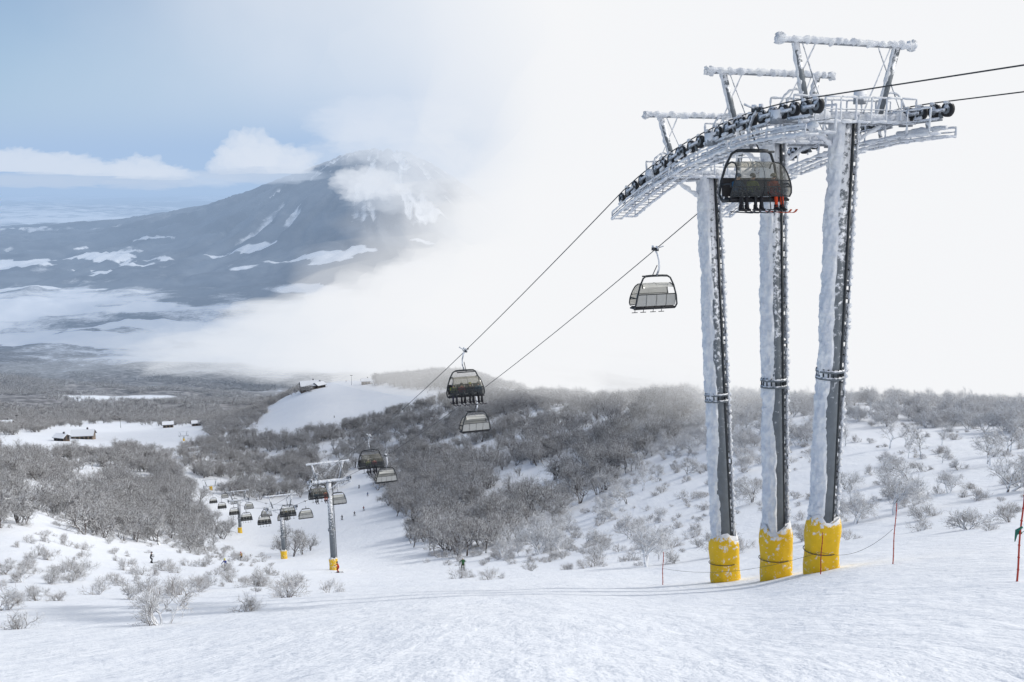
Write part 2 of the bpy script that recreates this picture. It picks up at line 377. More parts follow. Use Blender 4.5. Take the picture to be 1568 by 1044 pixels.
# ------------------------------------------------------------------ lift line
MS=0.382; C0=25.9
dv=Vector((-MS,1,0)).normalized(); av=Vector((dv.y,-dv.x,0)); zv=Vector((0,0,1)); G=6.2
CT=[(-25,9.0),(-5,5.2),(10,3.9),(20,3.35),(29.1,3.15),(38.5,2.9)]
CL=[(52.5,-0.69,0),(152,-47.5,2.6),(207,-71,0.8),(304,-101.5,1.5),(430,-137,2),(560,-158,2),(700,-184,2),(800,-200,2)]
def zc(Y):
    if Y<38.5: return float(np.interp(Y,[c[0] for c in CT],[c[1] for c in CT]))
    if Y<52.5: u=Y-38.5; return 2.9-0.03*u-0.0162*u*u
    for i in range(1,len(CL)):
        a,za,_=CL[i-1]; b,zb,s=CL[i]
        if Y<=b: u=(Y-a)/(b-a); return za+(zb-za)*u-s*4*u*(1-u)*0.6
    return -200
def C1(Y): return Vector((C0-MS*Y,Y,zc(Y)))
def C2(Y): return C1(Y)+av*G
ys=[-20,-10,0,8,14,20,25,29,34]+list(np.arange(37,54,0.6))+list(np.arange(54,152,4))+[152,160,170,180,190,207,215,230,250,279,304,340,400,430,480,560,630,700]
for fn in (C1,C2):
    mb=MB(); mb.path([fn(float(y)) for y in ys],0.027,6,0); add('haul_rope',mb.mesh('haul_rope',[M['rope']]))
def sheaves(mb,fn,y0,y1,sp=0.66,rw=0.29):
    n=int((y1-y0)*1.07/sp); P_=[]
    for i in range(n+1):
        Y=y0+(y1-y0)*i/n; p=fn(Y); tg=(fn(Y+.2)-fn(Y-.2)).normalized(); nrm=av.cross(tg).normalized()
        if nrm.z<0: nrm=-nrm
        c=p-nrm*(rw+0.03); P_.append((c,tg,nrm))
        mb.path([c-av*0.08,c+av*0.08],rw,18,1); mb.path([c-av*0.1,c+av*0.1],rw*0.62,14,0); mb.path([c-av*0.13,c+av*0.13],0.07,8,1)
        if i%2==1:
            c0=P_[i-1][0]
            for o in (-.14,.14): mb.beam(c0-nrm*0.02+av*o,c-nrm*0.02+av*o,av*0.02,nrm*0.07,2)
            mid=(c0+c)/2
            mb.icy(mid,mid-nrm*0.32,0.07,0)
        if i%4==3:
            a_=(P_[i-3][0]+P_[i-2][0])/2-nrm*0.34; b_=(c+P_[i-1][0])/2-nrm*0.34; mb.beam(a_,b_,av*0.09,nrm*0.07,2); mb.icy((a_+b_)/2,(a_+b_)/2-nrm*0.35,0.09,2)
    for i in range(0,len(P_)-4,4):
        a_=P_[i][0]-P_[i][2]*0.68; b_=P_[i+4][0]-P_[i+4][2]*0.68; mb.icy(a_,b_,0.11,3,0.16)
    for c,tg,nrm in P_:
        if random.random()<0.8: mb.icy(c+av*0.14+nrm*0.05,c+av*0.14-nrm*random.uniform(.2,.4),0.06,3,0.1)
        if random.random()<0.5: mb.icy(c-av*0.15-nrm*0.22-tg*.15,c-av*0.15-nrm*0.25+tg*.2,0.07,3,0.1)
        if random.random()<0.6: mb.icy(c-av*0.13+nrm*(rw-.02)-tg*.12,c-av*0.10+nrm*(rw)+tg*.12,0.05,3,0.1)
    return P_
def walkway(mb,fn,y0,y1,off,hgt=1.0,low=1.25):
    n=max(2,int((y1-y0)/1.1)); prev=None
    for i in range(n+1):
        Y=y0+(y1-y0)*i/n; b=fn(Y)+av*off-zv*low; t=b+zv*hgt; b2=b+av*(-0.55 if off>0 else 0.55)
        mb.icy(b,t,0.038,3,0.15)
        mb.icy(b,b2,0.045,3)
        if prev:
            mb.icy(prev[0],b,0.07,3); mb.icy(prev[1],t,0.046,3,0.15); mb.icy((prev[0]+prev[1])/2,(b+t)/2,0.03,2,0.15); mb.icy(prev[2],b2,0.06,3)
            for q in (0.25,0.5,0.75):
                mb.beam(prev[0].lerp(b,q),prev[2].lerp(b2,q),dv*0.03,zv*0.015,0)
        prev=(b,t,b2)
def pole_rime(mb,base,top,r,cov=1.0,seed=0):
    u=(top-base); Lh=u.length; u=u.normalized()
    wd=Vector((-0.93,-0.36,0)); wd=(wd-u*wd.dot(u)).normalized(); sd=u.cross(wd).normalized()
    nh=int(Lh/0.07); na=28; b0=len(mb.v)
    hh=np.linspace(0,Lh,nh+1); aa=np.linspace(-1.25,1.25,na+1)*cov
    A,Hh=np.meshgrid(aa,hh)
    n1=fbm(A*1.0+seed*7+10,Hh*0.5+5,3,0.6); n2=fbm(A*4.5+seed*3,Hh*3.5,4,0.65)
    edge=np.cos(A/(1.25*cov)*math.pi/2)
    R=r-0.06+(0.11+0.08*(n1+0.5)+0.12*n2)*np.clip(edge*2.0+1.1*n1-0.1,0,1)+0.03*edge
    for i in range(nh+1):
        for j in range(na+1):
            p=base+u*hh[i]+(wd*math.cos(aa[j])+sd*math.sin(aa[j]))*float(R[i,j]); mb.v.append(tuple(p))
    for i in range(nh):
        for j in range(na):
            a=b0+i*(na+1)+j; mb.f.append((a,a+1,a+na+2,a+na+1)); mb.m.append(3)
MT=[M['steel'],M['rubber'],M['steel_ice'],M['rime'],M['yellow'],M['dark']]
def tower(Y1,tilt,rp,near=True,y0=None,y1=None,seed=0):
    cab=(C1(Y1)+C2(Y1))/2; u=(dv*math.sin(tilt)+zv*math.cos(tilt)).normalized(); fw=av.cross(u).normalized()
    if fw.dot(dv)<0: fw=-fw
    top=cab-zv*0.55
    t=5.0
    for _ in range(60):
        p=top-u*t; t+=0.8*(p.z-Hs(p.x,p.y))
    base=top-u*(t+0.4); e=empty('chairlift_tower',base)
    def put(nm,mb,sm=True):
        o=add(nm,mb.mesh(nm,MT,sm),e); o.matrix_parent_inverse=Matrix.Translation(-base)
    mb=MB(); mb.path([base,base.lerp(top,0.47),top],[rp*1.12,rp,rp*0.88],28,0)
    for q in (0.46,0.475,0.995):
        c=base.lerp(top,q); mb.path([c-u*0.06,c+u*0.06],rp*1.38 if q<.9 else rp*1.2,24,0)
    c=base.lerp(top,0.468)
    for k in range(16):
        a=k*math.pi/8; o=(av*math.cos(a)+fw*math.sin(a))*rp*1.25; mb.path([c+o-u*0.2,c+o+u*0.24],0.035,6,5)
    put('pole',mb)
    if near:
        mb=MB(); pole_rime(mb,base+u*2.2,top,rp,1.0,seed)
        for _ in range(70):   # frozen clumps on the lee side
            a=random.uniform(-0.5,0.9); h=random.uniform(3,(top-base).length-.5); d_=(av*math.cos(a)-fw*math.sin(a)); c=base+u*h+d_*rp*0.97
            mb.icy(c,c+u*random.uniform(.15,.6),random.uniform(0.03,0.07),3,0.1,6,0.4)
        put('rime_crust',mb)
    mb=MB(); ld=(av*0.92-fw*0.1).normalized(); ldo=ld*(rp+0.13); sw=fw*0.20
    for s_ in (-1,1):
        if near: mb.path([base+ldo+sw*s_+u*1.5,top+ldo+sw*s_+u*0.2],0.04,6,0)
        else: mb.path([base+ldo+sw*s_+u*1.5,top+ldo+sw*s_],0.03,4,5)
    if near:
        Lh=(top-base).length; h=1.6
        while h<Lh:
            c=base+ldo+u*h; mb.path([c-sw,c+sw],0.03,5,5)
            if random.random()<0.9: mb.icy(c-sw*1.3+ld*0.03,c+sw*1.3+ld*0.03,random.uniform(0.05,0.12),3,0.1,6,0.3)
            if random.random()<0.85: mb.icy(c-sw*1.1-ld*0.02,c-sw*1.1+u*0.28,0.065,3,0.1,5)
            if random.random()<0.7: mb.icy(c+ld*0.08,c+ld*0.06+u*0.28,0.065,3,0.1,5)
            h+=0.3
        h=1.6
        while h<Lh:
            c=base+u*h; mb.beam(c+ld*rp*0.9,c+ldo,fw*0.03,u*0.03,5); h+=2.2
        cd=(ld*0.55-fw*0.8).normalized()*(rp*1.03); mb.path([base+cd+u*1,top+cd],0.06,6,5)
        cd=(ld*0.9-fw*0.35).normalized()*(rp*1.03); mb.path([base+cd+u*1,top+cd],0.045,6,5)
    put('ladder',mb)
    mb=MB(); hl=G/2+0.1
    mb.beam(top-av*hl,top+av*hl,fw*0.17,u*0.17,2)
    mb.icy(top-av*hl-fw*0.13+u*0.1,top+av*hl-fw*0.13+u*0.1,0.19,3,0.16,7,0.35)
    mb.icy(top-av*hl+fw*0.1+u*0.17,top+av*hl+fw*0.1+u*0.17,0.14,3,0.16,7,0.35)
    for s_ in (-1,1):
        mb.icy(top-u*1.1+av*s_*rp*.8,top+av*s_*1.9-u*0.15,0.10,3)
        mb.box(top+av*s_*hl+u*0.05,av*0.12,fw*0.28,u*0.28,2)
    put('crossarm',mb)
    mb=MB(); ft=top+u*3.0; fl=3.35
    mb.beam(ft-av*fl,ft+av*fl,fw*0.09,u*0.09,2)
    mb.icy(ft-av*(fl+.05)-fw*0.05+u*0.04,ft+av*(fl+.05)-fw*0.05+u*0.04,0.13,3,0.12,7,0.4)
    for s_ in (-1,1):
        mb.beam(top+av*s_*1.75+u*0.1,ft+av*s_*2.5-u*0.05,fw*0.09,av*0.12,0)
        mb.icy(top+av*s_*1.75+u*0.1-av*0.12,ft+av*s_*2.5-av*0.12,0.08,3,0.15)
        mb.icy(top+av*s_*3.0+u*0.15,ft+av*s_*1.5,0.026,2,0.3)
        mb.icy(top+av*s_*0.9+u*0.15,ft+av*s_*2.2,0.026,2,0.3)
        c=ft+av*s_*(fl-.1)
        for _ in range(5): mb.icy(c+av*random.uniform(-.2,.2)-u*.15,c+av*random.uniform(-.2,.2)+u*random.uniform(.05,.25),0.1,3,0.1)
    put('lifting_frame',mb)
    if near:
        mb=MB()
        for s2 in (-0.75,0.75):
            pr=None
            for i in range(9):
                t_=-hl+0.2+(2*hl-0.4)*i/8; b=top+av*t_+fw*s2-u*0.1; tt=b+u*0.95
                mb.icy(b,tt,0.04,3,0.15); mb.icy(top+av*t_,b,0.045,3)
                if pr: mb.icy(pr[0],b,0.07,3); mb.icy(pr[1],tt,0.046,3,0.15); mb.icy((pr[0]+pr[1])/2,(b+tt)/2,0.03,2,0.15)
                pr=(b,tt)
        mb.box(top+av*0.6-fw*0.2+u*0.9,av*0.2,fw*0.15,u*0.28,2)
        for s_ in (-1,1):
            cc=top+av*s_*2.4+u*0.25; pts=[cc+av*s_*0.7*math.cos(a)+u*0.9*math.sin(a) for a in np.linspace(0,math.pi,9)]
            for i in range(8): mb.icy(pts[i],pts[i+1],0.045,3,0.12)
        put('catwalk',mb)
    mb=MB()
    yy0,yy1=(y0,y1) if y0 else (Y1-1.9,Y1+1.9)
    sheaves(mb,C1,yy0,yy1); put('uphill_sheave_train',mb)
    mb=MB(); sheaves(mb,C2,yy0,yy1); put('downhill_sheave_train',mb)
    mb=MB()
    if near: walkway(mb,C1,yy0,yy1,0.85,1.0); walkway(mb,C2,yy0,yy1,-0.85,1.0); walkway(mb,C1,yy0,yy1,-0.5,0.35,1.35); walkway(mb,C2,yy0,yy1,0.5,0.35,1.35)
    else: walkway(mb,C1,yy0,yy1,0.8); walkway(mb,C2,yy0,yy1,-0.8)
    put('sheave_catwalk',mb)
    mb=MB(); ph=2.6 if near else 2.2; n=30; nh=12; b0=len(mb.v)
    for i in range(nh+1):
        h=0.2+ph*i/nh
        for k in range(n):
            a=2*math.pi*k/n; r=rp*1.3+0.12+0.05*abs(math.sin(a*5))+0.07*float(fbm(np.array([a*2+seed]),np.array([h*2.]),3)[0])-0.04*abs(math.cos(h*2.2))+(0.12 if math.cos(a)>0.3 and near else 0)
            if i==nh: r*=0.9
            mb.v.append(tuple(base+u*(h+(0.5*float(fbm(np.array([a*1.5]),np.array([1.+seed*3]),2)[0]) if i==nh else 0))+(av*math.cos(a)+fw*math.sin(a))*r))
    for i in range(nh):
        for k in range(n): a=b0+i*n+k; b=b0+i*n+(k+1)%n; mb.f.append((a,b,b+n,a+n)); mb.m.append(4)
    mb.f.append(tuple(b0+nh*n+k for k in range(n))); mb.m.append(4)
    put('yellow_padding',mb)
    if near:
        mb=MB()
        ring=[base+u*1.4+(av*math.cos(a)+fw*math.sin(a))*(rp*1.3+.17) for a in np.linspace(0,2*math.pi,25)]; mb.path(ring,0.02,5,5)
        mb.icy(base+av*(rp*1.7)+u*0.2,base+av*(rp*1.45)+u*2.9,0.05,5,0.3); put('padding_straps',mb)
    return base
tower(40.2,0.0,0.43,True,38.0,42.6,1)
tower(44.7,math.radians(4.8),0.43,True,42.9,47.1,2)
tower(49.7,math.radians(8.0),0.43,True,47.4,52.8,3)
for Y_,tl in ((152,10),(207,8),(304,6),(430,6),(560,5),(690,5)):
    tower(Y_,math.radians(tl),0.42,False)
# ------------------------------------------------------------------ people
def person(name,joints,edges,mats_by_edge,mats):
    me=bpy.data.meshes.new(name); names=list(joints); me.from_pydata([joints[n][:3] for n in names],[(names.index(a),names.index(b)) for a,b in edges],[])
    o=bpy.data.objects.new(name,me); scene.collection.objects.link(o)
    md=o.modifiers.new('s','SKIN')
    sv=me.skin_vertices[0].data
    for i,n in enumerate(names): r=joints[n][3]; rx=joints[n][4] if len(joints[n])>4 else r; sv[i].radius=(rx,r); sv[i].use_root=(n=='pelvis')
    sb=o.modifiers.new('ss','SUBSURF'); sb.levels=1; sb.render_levels=1
    dg=bpy.context.evaluated_depsgraph_get(); em=bpy.data.meshes.new_from_object(o.evaluated_get(dg)); bpy.data.objects.remove(o)
    em.materials.clear()
    for m in mats: em.materials.append(m)
    segs=[(Vector(joints[a][:3]),Vector(joints[b][:3]),mats_by_edge[i]) for i,(a,b) in enumerate(edges)]
    for p in em.polygons:
        best=1e9;mi=0
        for a,b,k in segs:
            ab=b-a; t=max(0,min(1,(p.center-a).dot(ab)/max(ab.length_squared,1e-9))); dd=(p.center-(a+ab*t)).length
            if dd<best: best=dd;mi=k
        p.material_index=mi; p.use_smooth=True
    return em
E=[('pelvis','belly'),('belly','chest'),('chest','neck'),('neck','head'),('chest','shL'),('shL','elL'),('elL','haL'),('chest','shR'),('shR','elR'),('elR','haR'),
   ('pelvis','hiL'),('hiL','knL'),('knL','anL'),('anL','toL'),('pelvis','hiR'),('hiR','knR'),('knR','anR'),('anR','toR')]
ME=[0,0,0,2,0,0,0,0,0,0,1,1,1,3,1,1,1,3]
def standing():
    return dict(pelvis=(0,-.08,.86,.15,.17),belly=(0,-.04,1.03,.13,.16),chest=(0,.04,1.28,.14,.19),neck=(0,.09,1.45,.065),head=(0,.13,1.60,.10),
      shL=(-.2,.05,1.36,.075),elL=(-.34,.14,1.13,.06),haL=(-.32,.38,1.05,.05),shR=(.2,.05,1.36,.075),elR=(.34,.14,1.13,.06),haR=(.32,.38,1.05,.05),
      hiL=(-.11,-.06,.82,.11),knL=(-.16,.16,.5,.08),anL=(-.17,-.02,.14,.075),toL=(-.17,.16,.07,.06),hiR=(.11,-.06,.82,.11),knR=(.16,.16,.5,.08),anR=(.17,-.02,.14,.075),toR=(.17,.16,.07,.06))
def seated():
    return dict(pelvis=(0,0,.12,.15,.18),belly=(0,-.04,.30,.14,.17),chest=(0,-.02,.52,.14,.19),neck=(0,.0,.68,.065),head=(0,.04,.83,.10),
      shL=(-.2,0,.6,.075),elL=(-.27,.1,.35,.06),haL=(-.18,.34,.3,.05),shR=(.2,0,.6,.075),elR=(.27,.1,.35,.06),haR=(.18,.34,.3,.05),
      hiL=(-.11,.05,.1,.11),knL=(-.14,.47,.1,.085),anL=(-.14,.52,-.42,.075),toL=(-.14,.7,-.5,.06),hiR=(.11,.05,.1,.11),knR=(.14,.47,.1,.085),anR=(.14,.52,-.42,.075),toR=(.14,.7,-.5,.06))
cl={}
def cloth(c):
    if c not in cl: cl[c]=simple('fabric_%d'%len(cl),c,0.8,0,0.2,12)
    return cl[c]
BLK=(0.02,0.02,0.025)
def skier(kind,jc,pc,hc,parent=None,loc=(0,0,0),rz=0,skc=(0.05,0.05,0.06)):
    J=standing() if kind=='stand' else seated()
    em=person('skier_body',J,E,ME,[cloth(jc),cloth(pc),M['skin'],cloth(BLK)])
    e=empty('skier' if parent is None else 'rider',loc,rz)
    if parent: e.parent=parent
    add('body',em,e)
    mb=MB(); h=Vector(J['head'][:3])
    mb.ell(h+Vector((0,-.01,.03)),.125,.14,.125,0,14,8,-0.25); mb.ell(h+Vector((0,.095,.0)),.085,.045,.04,1,10,6)
    mb.ell(h+Vector((0,.115,-.045)),.018,.025,.025,2,6,4)
    for s_ in 'LR':
        ha=Vector(J['ha'+s_][:3]); sg=-1 if s_=='L' else 1
        for k in range(4): mb.path([ha+Vector((0,.03,.03-.02*k)),ha+Vector((0,.075,.035-.022*k)),ha+Vector((-sg*.035,.09,.03-.022*k))],.012,5,1)
        mb.path([ha+Vector((-sg*.02,.0,.04)),ha+Vector((-sg*.045,.045,.05))],.013,5,1)
        an=Vector(J['an'+s_][:3]); b=an+Vector((0,.08,-.14 if kind=='stand' else -.19))
        mb.path([an+Vector((0,-.02,.12)),an+Vector((0,-.02,-.06))],.085,8,1); mb.box(an+Vector((0,.06,-.08)),(.055,0,0),(0,.16,0),(0,0,.05),1)
        pts=[(-.8,.02),(-.7,0),(0,0),(.7,0),(.82,.05),(.92,.14)]
        for i in range(5):
            p0=b+Vector((0,pts[i][0],pts[i][1])); p1=b+Vector((0,pts[i+1][0],pts[i+1][1])); mb.beam(p0,p1,(.05,0,0),(0,0,.01),3)
        if kind=='stand': mb.path([ha,ha+Vector((sg*.08,-.45,-1.0))],.012,5,1); mb.path([ha+Vector((sg*.075,-.42,-.93)),ha+Vector((sg*.077,-.43,-.95))],.05,8,1)
        else: mb.path([ha+Vector((0,.03,.1)),ha+Vector((sg*.05,.25,-.85))],.01,4,1)
    add('helmet_goggles_skis',mb.mesh('gear',[cloth(hc),cloth(BLK),M['skin'],cloth(skc)]),e)
    return e
skl=[(709,874,(.03,.10,.04),(.05,.05,.02),(.7,.7,.7),0.3),(232,862,BLK,BLK,BLK,-1.2),(346,874,(.02,.05,.25),(.03,.03,.08),(.6,.6,.1),2.6),(518,877,(.5,.02,.02),(.4,.02,.02),BLK,2.0),
 (370,858,(.3,.2,.1),BLK,(.5,.1,.1),1.0),(524,796,BLK,BLK,BLK,.5),(543,790,(.1,.1,.12),BLK,BLK,.2),(557,782,(.2,.05,.05),BLK,BLK,.2),(222,792,BLK,(.1,.1,.12),(.4,.1,.1),0.9),(216,790,(.3,.2,.02),BLK,BLK,0.2),(351,815,BLK,BLK,BLK,0.2),(512,640,BLK,BLK,BLK,.4),(530,585,(.3,.05,.02),BLK,BLK,.4),(600,588,BLK,BLK,BLK,.4),(655,602,BLK,BLK,BLK,.4),(550,748,BLK,BLK,BLK,.3),(563,760,(.05,.1,.25),BLK,BLK,.1),(590,582,BLK,BLK,BLK,1),(620,596,BLK,BLK,BLK,2)]
def ground_at(px,py,ylo=30,yhi=950):
    Ys=np.exp(np.linspace(math.log(ylo),math.log(yhi),1500)); a=(px-784)/F; b=(522-py)/F; t=Ys/(CP+b*SP)
    d=(-SP+b*CP)*t-H(a*t,Ys); i=np.where(d<=0)[0]
    return float(Ys[i[0]]) if len(i) else 900.
for px,py,j,p_,h,rz in skl:
    Yh=ground_at(px,py,60)
    p=W(px,py,Yh); p.z=Hs(p.x,p.y)+0.02
    skier('stand',j,p_,h,None,p,rz)
# ------------------------------------------------------------------ chairs
def chair_parts(pale):
    parts={}
    mb=MB(); mb.box((0,0,0.02),(.07,0,0),(0,.34,0),(0,0,.09),0); mb.box((0,.25,.12),(.05,0,0),(0,.1,0),(0,0,.12),1); mb.box((0,-.25,.12),(.05,0,0),(0,.1,0),(0,0,.12),1)
    mb.icy((.35,-.45,.25),(.0,-.1,.05),.05,1); mb.icy((-.35,-.3,.12),(.0,-.1,.05),.05,0); mb.icy((.3,.3,.15),(.0,.1,.05),.05,1)
    mb.path([(0,0,0),(.12,-.1,-.25),(.14,-.3,-.7),(.12,-.36,-1.15),(0,-.25,-1.62)],[.07,.07,.06,.06,.065],8,1)
    mb.path([(.0,-.3,-.95),(0,.25,-1.62)],.03,6,0); parts['hanger']=mb.mesh('hanger',[M['dark'],M['steel_ice']])
    mb=MB()
    mb.path([(-.75,-.25,-1.62),(-.4,-.25,-1.6),(.4,-.25,-1.6),(.75,-.25,-1.62)],.07,8,0); mb.path([(-.75,.2,-1.66),(.75,.2,-1.66)],.045,8,0)
    for s in (-1,1):
        mb.path([(s*.75,-.28,-1.62),(s*.95,-.3,-1.74),(s*1.18,-.34,-2.2),(s*1.36,-.38,-2.85),(s*1.45,-.34,-3.4),(s*1.45,-.15,-3.62),(s*1.45,.35,-3.62)],.055,8,0)
        mb.path([(s*1.36,-.3,-3.0),(s*1.42,.35,-2.95),(s*1.42,.5,-3.1)],.035,6,0)
    mb.path([(-1.45,-.1,-3.68),(1.45,-.1,-3.68)],.045,6,0); mb.path([(-1.36,-.36,-2.75),(1.36,-.36,-2.75)],.03,6,0)
    for x in (-.95,-.35,.35,.95): mb.path([(x,.5,-3.05),(x,.62,-3.6),(x,.72,-4.0)],.022,5,0); mb.path([(x-.2,.72,-4.0),(x+.2,.72,-4.0)],.025,5,0)
    mb.path([(-1.42,.5,-3.08),(1.42,.5,-3.08)],.03,6,0); parts['frame']=mb.mesh('frame',[M['dark']])
    mb=MB()
    for i in range(4):
        x=-1.05+.7*i
        prof=[(-.05,-3.5),(.35,-3.5),(.45,-3.56),(.4,-3.64),(-.15,-3.64)]
        b=len(mb.v)
        for xx in (x-.32,x+.32):
            for (yy,zz) in prof: mb.v.append((xx,yy,zz))
        n=5
        for k in range(n): mb.f.append((b+k,b+(k+1)%n,b+n+(k+1)%n,b+n+k)); mb.m.append(0)
        mb.f.append(tuple(b+k for k in range(n))); mb.m.append(0); mb.f.append(tuple(b+n+k for k in range(n))[::-1]); mb.m.append(0)
        mb.box((x,-.27,-3.1),(.32,0,0),(0,.05,.0),(0,-.05,.38),1)
    parts['seat']=mb.mesh('seat',[M['seat'],M['back'] if pale else M['seat']],False)
    mb=MB(); prof=[(-.4,-2.3),(-.25,-2.12),(0,-2.05),(.3,-2.1),(.52,-2.25),(.66,-2.5),(.72,-2.8),(.72,-3.05),(.68,-3.3),(.6,-3.45)]
    wd=[1.10,1.04,1.04,1.08,1.14,1.22,1.32,1.40,1.44,1.42]; nu=16
    for (yy,zz),w_ in zip(prof,wd):
        for i in range(nu+1):
            u=-1+2*i/nu; x=w_*u; c=abs(u)**6
            mb.v.append((x,yy-0.14*c,zz-0.03*c))
    for j in range(len(prof)-1):
        for i in range(nu): a=j*(nu+1)+i; mb.f.append((a,a+1,a+nu+2,a+nu+1)); mb.m.append(0 if j<6 else 1)
    for s in (0,nu): mb.path([mb.v[j*(nu+1)+s] for j in range(len(prof))],.035,6,2)
    j=6; mb.path([Vector(mb.v[j*(nu+1)+i])+Vector((0,.01,0)) for i in range(nu+1)],.022,5,2)
    j=9; mb.path([Vector(mb.v[j*(nu+1)+i]) for i in range(nu+1)],.025,5,2)
    mb.path([Vector(mb.v[j*(nu+1)+8])+Vector((0,.01,0)) for j in range(len(prof))],.012,4,2)
    parts['hood']=mb.mesh('hood',[M['hood_pale'] if pale else M['hood'],M['hood_pale'] if pale else M['hood_low'],M['dark']])
    return parts
PA=chair_parts(False); PB=chair_parts(True)
up_rz=math.atan2(dv.x,-dv.y); dn_rz=math.atan2(-dv.x,dv.y)
def chair(p,rz,parts):
    e=empty('chairlift_chair',p,rz)
    for k,m in parts.items(): add(k,m,e)
    return e
pal=[((.25,.3,.08),(.03,.03,.05),(.5,.5,.5)),((.45,.08,.02),(.5,.08,.02),(.05,.05,.05)),((.03,.12,.2),BLK,(.2,.2,.2)),(BLK,BLK,(.4,.4,.1)),((.3,.02,.03),BLK,BLK)]
for i,Y in enumerate([41.6,77.5,110,144,176,212,250,285,330,372]):
    c=chair(C1(Y),up_rz,PA)
    if i<5:
        for s_,x in enumerate([(-.85,.15,.85),(-1.05,-.35,.35,1.05),(-.35,.35),(-1.0,.35),(.35,)][i]):
            j,p_,h=pal[(s_+2*i)%5]
            if i==0: j,p_,h=[((.5,.10,.02),(.65,.07,.02),(.15,.15,.1)),((.28,.36,.05),BLK,(.1,.1,.1)),((.04,.12,.22),BLK,(.05,.1,.2))][s_]
            skier('sit',j,p_,h,c,(x,0.05,-3.5),0,(.5,.1,.05) if i==0 and s_==0 else (0.05,0.05,0.06))
for Y in [59.7,92.4,127.5,160.7,194,226,259,303,352,395]:
    chair(C2(Y),dn_rz,PB)
# ------------------------------------------------------------------ bamboo poles
for px,pyt,pyb,Y in ((1556,740,893,22),(1367,770,857,38),(1014,845,911,50),(1256,815,878,39)):
    p=W(px,pyb,Y); z0=Hs(p.x,p.y); t=W(px-1,pyt,Y)
    e=empty('marker_pole',(p.x,p.y,z0)); mb=MB(); hgt=t.z-z0
    n=9; pts=[Vector((0.015*math.sin(i),0,-0.3+(hgt+0.3)*i/n)) for i in range(n+1)]
    mb.path(pts,[0.024-0.0008*i for i in range(n+1)],8,0)
    for q in pts[1:-1]: mb.path([q-zv*0.012,q+zv*0.012],0.029,8,0)
    add('bamboo',mb.mesh('bamboo',[M['red']]),e)
    if px==1556:
        mb=MB()
        for i in range(6):
            a=i; mb.path([(0.03*math.cos(a),0.03*math.sin(a),hgt*.5+.03*i),(-.06-.03*math.sin(a*2),.04,hgt*.5+.02*i-.03),(-.12,.0,hgt*.5-.06-.03*i)],[.03,.025,.012],6,0)
        mb.path([(0,0,hgt*.5),(.3,.3,hgt*.48),(1.2,.8,hgt*.5)],.008,5,0)
        add('green_ribbon',mb.mesh('ribbon',[M['green']]),e)
a_=W(1014,870,50); b_=W(1256,845,39); c_=W(1367,810,38); mb=MB()
for s,e_ in ((a_,b_),(b_,c_)):
    mb.path([s.lerp(e_,i/12)-zv*0.5*4*(i/12)*(1-i/12) for i in range(13)],.007,4,0)
add('boundary_rope',mb.mesh('boundary_rope',[M['rope']]))
# ------------------------------------------------------------------ buildings
M['wall']=simple('timber_wall',(0.10,0.075,0.06),0.8,0,0.3,2.0); M['wall2']=simple('plaster_wall',(0.28,0.22,0.17),0.8,0,0.1,2.0)
M['roofsnow']=simple('roof_snow',(0.82,0.85,0.9),0.8,0,0.04,1.0); M['roof']=simple('roof_metal',(0.07,0.07,0.08),0.5); M['win']=simple('window_glass',(0.02,0.03,0.04),0.15)
def house(nm,px,py,w_,d_,h_,rz,wall='wall',storeys=2,Y=None):
    Yh=Y or ground_at(px,py,300,940); p=W(px,py,Yh)
    zt=Hs(p.x,p.y); e=empty(nm,(p.x,p.y,zt),rz)
    mb=MB(); mb.box((0,0,(h_-2)/2),(w_/2,0,0),(0,d_/2,0),(0,0,(h_+2)/2),0)
    rh=w_*0.2; b=len(mb.v)
    mb.v+=[(-w_/2,-d_/2,h_),(-w_/2,d_/2,h_),(-w_/2,0,h_+rh),(w_/2,-d_/2,h_),(w_/2,d_/2,h_),(w_/2,0,h_+rh)]; mb.f+=[(b,b+1,b+2),(b+3,b+5,b+4)]; mb.m+=[0,0]
    add('walls',mb.mesh('walls',[M[wall]],False),e)
    mb=MB()
    for s in (-1,1):
        a=Vector((0,0,h_+rh+.1)); q=Vector((0,s*(d_/2+.9),h_-rh*0.9/(d_/2)+.1)); nrm=Vector((0,s*rh,d_/2)).normalized()
        mb.box((a+q)/2,(w_/2+.8,0,0),(q-a)/2,nrm*.12,1); mb.box((a+q)/2+nrm*.32,(w_/2+.7,0,0),(q-a)/2*.97,nrm*.19,0)
    mb.box((w_*.2,d_*.1,h_+rh+.6),(.5,0,0),(0,.5,0),(0,0,1.0),1)
    add('roof',mb.mesh('roof',[M['roofsnow'],M['roof']],False),e)
    mb=MB(); n=max(3,int(w_/2.6))
    for st in range(storeys):
        zz=1.6+st*(h_-.6)/storeys
        for i in range(n):
            x=-w_/2+(i+.5)*w_/n; mb.box((x,-d_/2-.02,zz),(w_/n*.32,0,0),(0,.04,0),(0,0,.6),0)
        for i in range(max(2,n//2)):
            y_=-d_/2+(i+.5)*d_/max(2,n//2)
            for s in (-1,1): mb.box((s*(w_/2+.02),y_,zz),(.04,0,0),(0,.6,0),(0,0,.6),0)
    mb.box((w_*.05,-d_/2-.04,1.0),(.6,0,0),(0,.05,0),(0,0,1.05),0)
    add('windows_and_door',mb.mesh('windows',[M['win']],False),e)
    mb=MB(); mb.box((0,-d_/2-1.3,.35),(w_/2,0,0),(0,1.25,0),(0,0,.1),0)
    for i in range(n+1): mb.box((-w_/2+i*w_/n,-d_/2-2.5,.8),(.06,0,0),(0,.06,0),(0,0,.5),0)
    mb.box((0,-d_/2-2.5,1.3),(w_/2,0,0),(0,.07,0),(0,0,.06),0); add('deck',mb.mesh('deck',[M['wall']],False),e)
